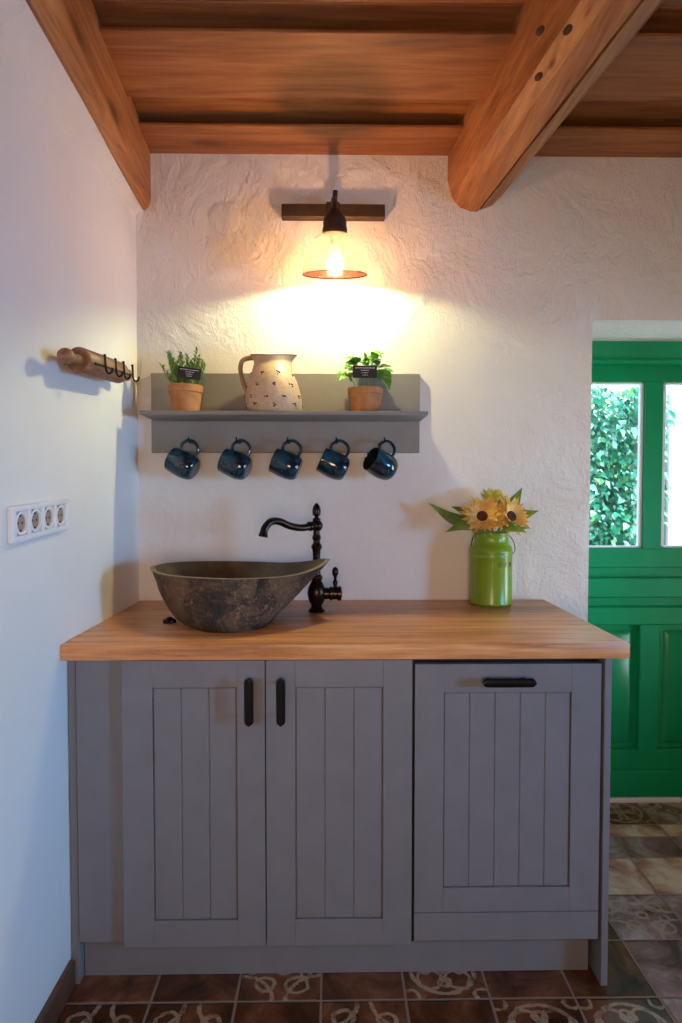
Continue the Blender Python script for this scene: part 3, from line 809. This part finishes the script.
# rosemary
rx, ry = -0.493, -0.100
ros = thing('potted_rosemary', 'small terracotta pot of upright rosemary at the left end of the shelf', 'potted plant', (rx, ry, SZ))
pot(ros, rx, ry, 0.0555, 0.045, 0.095)
rr = random.Random(21); bm = BM(); bs = BM()
for k in range(30):
    a = rr.uniform(0, 6.28); q = 0.046 * math.sqrt(rr.random())
    b0 = Vector((rx + q * math.cos(a), ry + q * math.sin(a), SZ + 0.09))
    hgt = rr.uniform(0.060, 0.118)
    tp = b0 + Vector((q * math.cos(a) * 0.85 + rr.uniform(-.008, .008), q * math.sin(a) * 0.3, hgt))
    tube(bs, [b0, (b0 + tp) / 2, tp], [0.0016, 0.0014, 0.0008], 6)
    n = int(hgt / 0.0030)
    for i in range(n):
        t_ = (i + 1) / n; c = b0.lerp(tp, t_); an = i * 2.4
        L = 0.028 * (1 - 0.45 * t_) * rr.uniform(0.8, 1.15)
        leaf(bm, c, c + Vector((math.cos(an) * L * 0.72, math.sin(an) * L * 0.72, L * 0.75)), 0.0062, 0.06, (0, 0, 1), 0.3, 3, 0.8)
obj('foliage', bm, 'rosemary_leaf', ros, 180); obj('stem', bs, 'stem_green', ros)
marker(rx + 0.028, ry - 0.066, SZ + 0.125, 0.075, 0.036, R(7), 'tilted black marker with white lettering stuck in the rosemary pot', (rx + 0.018, ry - 0.040, SZ + 0.088))

# basil
bx, by = 0.111, -0.100
bas = thing('potted_basil', 'small terracotta pot of broad-leaved basil near the right end of the shelf', 'potted plant', (bx, by, SZ))
pot(bas, bx, by, 0.0575, 0.046, 0.088)
rb_ = random.Random(4); bm = BM(); bs = BM()
def bleaf(p, d, L, wd):
    leaf(bm, p, p + Vector(d).normalized() * L, wd, 0.13, (rb_.uniform(-.4, .4), -0.7, 1), 0.30, 7, 0.62)
for k in range(13):
    a = k * 2.4; q = 0.03 * math.sqrt(rb_.random())
    b0 = Vector((bx + q * math.cos(a), by + q * math.sin(a), SZ + 0.08))
    hgt = rb_.uniform(0.05, 0.10); sp_ = rb_.uniform(0.015, 0.05)
    tp = b0 + Vector((sp_ * math.cos(a), sp_ * math.sin(a) * 0.7, hgt))
    tube(bs, spline([b0, b0.lerp(tp, .5) + Vector((0, 0, 0.012)), tp], 4), 0.0016, 6)
    for i in range(6):
        an = a + i * 1.2 + rb_.uniform(-.3, .3)
        bleaf(tp, (math.cos(an), math.sin(an) * 0.8, rb_.uniform(-0.6, 0.5)), rb_.uniform(0.030, 0.046), rb_.uniform(0.024, 0.034))
for (dx, dz, L, wd, ex, ez) in ((0.012, 0.190, 0.050, 0.034, 1, 0.15), (0.018, 0.205, 0.045, 0.036, 0.9, -0.55), (0.000, 0.165, 0.045, 0.03, -0.2, 0.8), (-0.03, 0.150, 0.05, 0.03, -0.9, 0.4), (-0.055, 0.125, 0.045, 0.03, -1, -0.5), (0.05, 0.14, 0.05, 0.04, 0.8, -0.7), (0.055, 0.12, 0.05, 0.042, 0.5, -0.9), (0.04, 0.15, 0.045, 0.036, 1, 0.1)):
    p = Vector((bx + dx, by - 0.012, SZ + dz)); bleaf(p, (ex, -0.35, ez), L, wd)
tube(bs, spline([(bx, by, SZ + 0.08), (bx + 0.006, by - 0.006, SZ + 0.14), (bx + 0.012, by - 0.012, SZ + 0.195)], 5), 0.0018, 6)
tube(bs, [(bx - 0.02, by - 0.01, SZ + 0.10), (bx - 0.035, by - 0.015, SZ + 0.178)], 0.0015, 6)
obj('foliage', bm, 'basil_leaf', bas, 180); obj('stem', bs, 'stem_green', bas)
marker(bx - 0.006, by - 0.068, SZ + 0.131, 0.078, 0.040, R(0.5), 'level black marker with white lettering stuck in the basil pot', (bx - 0.006, by - 0.036, SZ + 0.081))

# ------------------------------------------------------------------ wall lamp
def lamp():
    X, Y = 0.007, -0.190
    root = thing('wall_lamp', 'lit wall lamp with a clear glass dome hung from a dark bar', 'lamp', (0.003, 0, 2.26))
    bm = BM(); box(bm, (-0.176, -0.034, 2.240), (0.181, -0.001, 2.286), 0.003); obj('wall_bar', bm, 'rust_iron', root)
    bm = BM()
    box(bm, (-0.022, -0.042, 2.238), (0.024, -0.030, 2.290), 0.003)
    tube(bm, spline([(0.002, -0.038, 2.275), (0.004, -0.080, 2.275), (0.006, -0.125, 2.255), (X, -0.17, 2.215), (X, Y, 2.178)], 6), 0.0095, 12)
    tube(bm, [(0.004, -0.042, 2.27), (0.010, -0.050, 2.322)], 0.0085, 10)
    obj('arm', bm, 'rust_iron', root)
    T = Matrix.Translation((X, Y, 2.19)) @ Matrix.Rotation(R(13), 4, 'X') @ Matrix.Translation((0, 0, -2.19))
    bm = BM(); lathe(bm, [(0.010, 2.196), (0.018, 2.190), (0.024, 2.180), (0.033, 2.170), (0.0375, 2.160), (0.0375, 2.140), (0.040, 2.136), (0.040, 2.122), (0.028, 2.118)], 28, T); obj('socket', bm, 'rust_iron', root)
    bm = BM(); prof = []
    Rr, z0, zt = 0.104, 2.006, 2.124
    for k in range(15):
        a = R(14 + 76 * k / 14); prof.append((Rr * math.sin(a) ** 0.92, z0 + (zt - z0) * math.cos(a)))
    prof.append((Rr + 0.001, z0 - 0.008))
    lathe(bm, prof, 64, T, False, False, mod=lambda a, z: 1 + 0.006 * math.cos(24 * a))
    rimp = [T @ Vector((0.105 * math.cos(q), 0.105 * math.sin(q), z0 - 0.008)) for q in [2 * math.pi * k / 64 for k in range(65)]]
    obj('glass_shade', bm, 'shade_glass', root, 60)
    bm = BM(); tube(bm, rimp, 0.0022, 8, False); obj('shade_rim', bm, 'shade_glass', root)
    bm = BM(); lathe(bm, [(0.0135, 2.120), (0.014, 2.100), (0.015, 2.088)], 20, T); obj('bulb_cap', bm, 'bronze', root)
    bm = BM(); lathe(bm, [(0.0145, 2.088), (0.019, 2.074), (0.026, 2.055), (0.0300, 2.036), (0.0295, 2.022), (0.023, 2.009), (0.012, 2.002), (0.001, 2.001)], 24, T, False, True)
    b = obj('light_bulb', bm, 'bulb_envelope', root, label='glowing clear bulb')
    bm = BM(); sphere(bm, (0, 0, 2.024), 0.010, T, (1, 1, 1.35), 16, 10); obj('filament', bm, 'bulb_glow', b)
lamp()

# round plastered-over cover on the wall
bm = BM(); lathe(bm, [(0.056, 0.0003), (0.055, 0.003), (0.050, 0.0045), (0.030, 0.006), (0.001, 0.0065)], 40, Matrix.Translation((-0.375, 0, 2.250)) @ Matrix.Rotation(R(90), 4, 'X'), True, True, mod=lambda a, z: 1 + 0.03 * math.sin(3 * a) + 0.02 * math.sin(7 * a))
tag(obj('wall_cover', bm, 'plaster', None, 40), 'round plastered-over cover on the wall, left of the lamp', 'cover plate')

# ------------------------------------------------------------------ rolling-pin rack on the left wall
def pin():
    A = Vector((-0.630, -0.706, 1.612)); B = Vector((-0.634, -0.292, 1.650))
    d = (B - A).normalized(); Q = d.to_track_quat('Z', 'Y').to_matrix().to_4x4(); T = Matrix.Translation(A) @ Q
    root = thing('rolling_pin_rack', 'wooden rolling pin with metal hooks fixed to the left wall', 'hook rack', tuple(A.lerp(B, 0.5)))
    s0, s1, rad = 0.092, 0.372, 0.032
    bm = BM(); lathe(bm, [(0.006, s0 + 0.006), (0.018, s0 + 0.004), (0.025, s0), (rad - 0.002, s0 + 0.001), (rad, s0 + 0.004), (rad, s1 - 0.004), (rad - 0.003, s1), (0.006, s1 + 0.001)], 36, T); obj('roller', bm, 'rolling_pin_wood', root)
    hp = [(0.001, -0.002), (0.009, 0.0), (0.015, 0.006), (0.0185, 0.016), (0.018, 0.027), (0.013, 0.040), (0.0105, 0.052), (0.0115, 0.070), (0.0135, 0.088), (0.0135, 0.100)]
    bm = BM(); lathe(bm, hp, 28, T); obj('handle', bm, 'rolling_pin_wood', root)
    L = s0 + s1
    bm = BM(); lathe(bm, [(r, L - z) for r, z in reversed(hp)], 28, T); obj('handle', bm, 'rolling_pin_wood', root)
    out = Vector((1, 0, 0)); out = (out - d * out.dot(d)).normalized()
    up = Vector((0, 0, 1)); up = (up - d * up.dot(d)).normalized()
    f = lambda s, o, u: A + d * s + out * o + up * u
    bm = BM(); tube(bm, [f(s0 + 0.02, rad + 0.001, -0.006), f(s1 + 0.03, rad + 0.001, -0.006)], 0.0028, 8); obj('rail', bm, 'black_metal', root)
    for s in (0.172, 0.250, 0.315, 0.392):
        bm = BM()
        tube(bm, spline([f(s, rad + 0.004, 0.022), f(s, rad + 0.005, 0.0), f(s, rad + 0.006, -0.016), f(s, rad + 0.012, -0.024), f(s, rad + 0.020, -0.020), f(s, rad + 0.023, -0.010)], 5), 0.0030, 8)
        sphere(bm, f(s, rad + 0.004, 0.022), 0.0038, None, (1, 1, 1), 10, 8)
        obj('hook', bm, 'black_metal', root, label='dark metal hook')
    for s in (0.14, 0.33):
        bm = BM(); tube(bm, [f(s, -0.025, 0), Vector((XL + 0.0005, f(s, 0, 0).y, f(s, 0, 0).z))], 0.006, 8); obj('wall_bracket', bm, 'black_metal', root)
pin()

# ------------------------------------------------------------------ four-gang socket plate
def sockets():
    y0, y1, z0, z1 = -0.848, -0.580, 1.190, 1.268
    root = thing('socket_plate', 'white plate of four round power sockets on the left wall', 'power socket', (XL, (y0 + y1) / 2, z0))
    x0, x1 = XL + 0.0002, XL + 0.013
    def S(z, y): return z + (y - y0) * 0.078      # the plate is fixed slightly out of level
    tilt = Matrix(((1, 0, 0, 0), (0, 1, 0, 0), (0, 0.055, 1, 0.055 * 0.72), (0, 0, 0, 1)))
    bm = BM(); n = 4; wd = (y1 - y0 - 0.02) / n; fz0, fz1 = z0 + 0.012, z1 - 0.012
    box(bm, (x0, y0, z0), (x1, y1, fz0), 0.002, 2, tilt); box(bm, (x0, y0, fz1), (x1, y1, z1), 0.002, 2, tilt)
    for k in range(n + 1):
        yc = y0 + 0.01 + k * wd
        box(bm, (x0, max(y0, yc - 0.010 if k in (0,) else yc - 0.006), fz0 - 0.002), (x1, min(y1, yc + 0.010 if k == n else yc + 0.006), fz1 + 0.002), 0.0015, 1, tilt)
    obj('frame', bm, 'white_plastic', root)
    for k in range(n):
        yc = y0 + 0.01 + (k + 0.5) * wd; zc = (z0 + z1) / 2
        bm = BM(); Mx = tilt @ Matrix.Translation((x0, yc, zc)) @ Matrix.Rotation(R(90), 4, 'Y')
        box(bm, (x0, yc - wd / 2 + 0.0065, fz0 + 0.001), (x0 + 0.004, yc + wd / 2 - 0.0065, fz1 - 0.001), 0, 1, tilt)
        lathe(bm, [(0.0265, 0.003), (0.0265, 0.0105), (0.0215, 0.0115), (0.0205, 0.0105), (0.0200, 0.004)], 36, Mx, False, False)
        s = obj('socket', bm, 'white_plastic', root)
        bm = BM(); lathe(bm, [(0.0205, 0.0045), (0.0205, 0.0062), (0.001, 0.0062)], 32, Mx); ins = obj('socket_well', bm, 'socket_brown', s, label='brownish round socket well')
        bm = BM()
        for dy in (-0.0085, 0.0085): lathe(bm, [(0.0028, 0.0055), (0.0028, 0.0067), (0.0005, 0.0067)], 12, tilt @ Matrix.Translation((x0, yc + dy, zc)) @ Matrix.Rotation(R(90), 4, 'Y'))
        for dz in (-0.0165, 0.0165): box(bm, (x0 + 0.006, yc - 0.0035, zc + dz - 0.0022), (x0 + 0.0075, yc + 0.0035, zc + dz + 0.0022), 0, 1, tilt)
        obj('contact_hole', bm, 'dark_hole', s)
sockets()

# ------------------------------------------------------------------ green milk can with sunflowers
VX, VY = 0.546, -0.077
can = thing('milk_can_vase', 'glossy lime green milk can standing on the worktop, holding sunflowers', 'vase', (VX, VY, WZ1))
VT = Matrix.Translation((VX, VY, WZ1))
bm = BM()
prof = [(0.066, 0.0), (0.0705, 0.003), (0.0715, 0.007), (0.0705, 0.011), (0.0705, 0.160), (0.0716, 0.163), (0.0716, 0.167), (0.0705, 0.170), (0.0705, 0.177), (0.0716, 0.180), (0.0716, 0.184), (0.0705, 0.187), (0.0700, 0.192), (0.066, 0.200), (0.0600, 0.209), (0.0575, 0.216), (0.0575, 0.238), (0.0592, 0.241), (0.0592, 0.245), (0.0565, 0.246), (0.0550, 0.241), (0.0550, 0.20), (0.066, 0.17), (0.067, 0.02), (0.001, 0.01)]
lathe(bm, prof, 56, VT); obj('body', bm, 'can_green', can)
for ang in (0, 141):
    bm = BM(); lathe(bm, [(0.008, 0), (0.008, 0.003), (0.003, 0.006)], 14, VT @ Matrix.Rotation(R(ang), 4, 'Z') @ Matrix.Translation((0.0690, 0, 0.172)) @ Matrix.Rotation(R(90), 4, 'Y'))
    obj('handle_lug', bm, 'can_green', can)
bm = BM()
z_ = WZ1 + 0.172
tube(bm, spline([(VX + 0.0725, VY, z_), (VX + 0.083, VY + 0.002, z_ + 0.012), (VX + 0.079, VY + 0.012, z_ + 0.045), (VX + 0.060, VY + 0.030, z_ + 0.068), (VX + 0.020, VY + 0.062, z_ + 0.074), (VX - 0.030, VY + 0.060, z_ + 0.070), (VX - 0.050, VY + 0.050, z_ + 0.055), (VX - 0.057, VY + 0.049, z_ + 0.025), (VX - 0.0565, VY + 0.0455, z_)], 6), 0.0015, 8)
obj('wire_handle', bm, 'bronze', can)
def letters(txt, a0, step, z, size, mat):
    for k, ch in enumerate(txt):
        cu = bpy.data.curves.new('letter_curve', 'FONT'); cu.body = ch; cu.size = size; cu.extrude = 0.0009; cu.align_x = 'CENTER'
        to = bpy.data.objects.new('letter_tmp', cu); COL.objects.link(to)
        me = bpy.data.meshes.new_from_object(to.evaluated_get(bpy.context.evaluated_depsgraph_get()))
        bm = BM(); bm.from_mesh(me)
        COL.objects.unlink(to); bpy.data.objects.remove(to); bpy.data.curves.remove(cu); bpy.data.meshes.remove(me)
        for q in bm.verts:
            a = a0 + k * step + q.co.x / 0.0705
            r = 0.0705 + 0.0004 + q.co.z
            q.co = Vector((VX + r * math.sin(a), VY - r * math.cos(a), WZ1 + z + q.co.y))
        obj('letter', bm, mat, can)
letters('GAR', -0.78, 0.32, 0.134, 0.025, 'can_green')
letters('DEN', 0.20, 0.30, 0.134, 0.022, 'letter_brown')

def sunflower(label, head, facing, rad, seed, stem_foot, leaves, pm='petal', disc=0.019, cup=0.12, npet=21):
    root = thing('sunflower', label, 'flower', stem_foot, 'sunflowers in the milk can')
    rs = random.Random(seed)
    hd = Vector(head); fz = Vector(facing).normalized()
    Q = fz.to_track_quat('Z', 'Y').to_matrix().to_4x4(); T = Matrix.Translation(hd) @ Q
    bm = BM()
    lathe(bm, [(disc * 0.9, -0.004), (disc, 0.002), (disc * 0.96, 0.007), (disc * 0.7, 0.010), (disc * 0.4, 0.008), (0.0005, 0.006)], 28, T); obj('flower_disc', bm, 'flower_brown', root)
    bm = BM()
    for layer in range(3):
        for k in range(npet):
            a = 2 * math.pi * (k + layer * 0.33 + rs.uniform(-.2, .2)) / npet
            L = rad - disc * 0.8; L *= rs.uniform(0.85, 1.08) * (1 - 0.13 * layer)
            cz = cup + layer * 0.28 + rs.uniform(-.15, .15)
            b0 = T @ Vector((disc * 0.85 * math.cos(a), disc * 0.85 * math.sin(a), 0.001 + layer * 0.002))
            d_ = Vector((math.cos(a) * math.cos(cz), math.sin(a) * math.cos(cz), math.sin(cz)))
            leaf(bm, b0, b0 + (Q.to_3x3() @ d_) * L, 0.0185 * rs.uniform(0.85, 1.15), -0.10 + rs.uniform(-.06, .06), fz, 0.35, 5, 0.7)
    obj('petals', bm, pm, root, 180)
    bm = BM()
    for k in range(14):
        a = 2 * math.pi * k / 14; b0 = T @ Vector((disc * 0.5 * math.cos(a), disc * 0.5 * math.sin(a), -0.007))
        leaf(bm, b0, T @ Vector((disc * 1.75 * math.cos(a), disc * 1.75 * math.sin(a), -0.006)), 0.013, 0, fz, 0.2, 4, 0.7)
    lathe(bm, [(0.005, -0.018), (disc * 0.7, -0.010), (disc * 0.85, -0.003)], 18, T)
    obj('calyx', bm, 'sunflower_leaf', root, 180)
    bm = BM()
    back = hd - fz * 0.014
    tube(bm, spline([stem_foot, Vector(stem_foot).lerp(back, 0.6) + Vector((0, 0.01, 0.0)), back], 6), 0.004, 8); obj('stem', bm, 'stem_green', root)
    for (b0, tp, wd, bend, wv) in leaves:
        bm = BM(); leaf(bm, b0, tp, wd, bend, (0.1, -0.75, 0.8), 0.22, 10, 0.62, wv)
        st = Vector(stem_foot).lerp(back, 0.62)
        tube(bm, [st, Vector(b0)], 0.0015, 6)
        obj('leaf', bm, 'sunflower_leaf', root, 180)
def V(dx, dy, dz): return (VX + dx, VY + dy, WZ1 + dz)
sunflower('left large sunflower with brown centre, facing the room from the green can', V(-0.042, -0.040, 0.302), (-0.22, -1, 0.42), 0.079, 1, V(-0.015, 0.0, 0.03),
          [(V(-0.050, 0.0, 0.265), V(-0.218, 0.0, 0.348), 0.062, -0.10, 0.01), (V(-0.045, -0.03, 0.262), V(-0.168, -0.05, 0.250), 0.052, 0.16, 0.0), (V(-0.01, -0.050, 0.262), V(-0.075, -0.085, 0.240), 0.042, 0.12, 0), (V(-0.055, 0.01, 0.29), V(-0.135, 0.02, 0.335), 0.045, 0.05, 0)])
sunflower('right sunflower with brown centre, turned to the right in the green can', V(0.054, -0.040, 0.302), (0.42, -1, 0.42), 0.076, 2, V(0.018, -0.004, 0.03),
          [(V(0.055, -0.02, 0.272), V(0.150, -0.04, 0.322), 0.050, 0.10, 0.0), (V(0.050, 0.01, 0.300), V(0.112, 0.02, 0.400), 0.046, -0.08, 0.01), (V(0.005, -0.056, 0.258), V(0.095, -0.085, 0.250), 0.056, 0.18, 0), (V(0.04, -0.03, 0.258), V(0.120, -0.05, 0.262), 0.046, 0.16, 0)])
sunflower('pale yellow-green sunflower bud standing behind the two open flowers', V(0.006, 0.004, 0.350), (0.05, -0.55, 1), 0.060, 3, V(0.002, 0.010, 0.03), [(V(0.0, 0.02, 0.30), V(-0.075, 0.03, 0.330), 0.040, 0.08, 0)], 'petal_pale', 0.018, 0.75, 18)
bpy.context.view_layer.update()
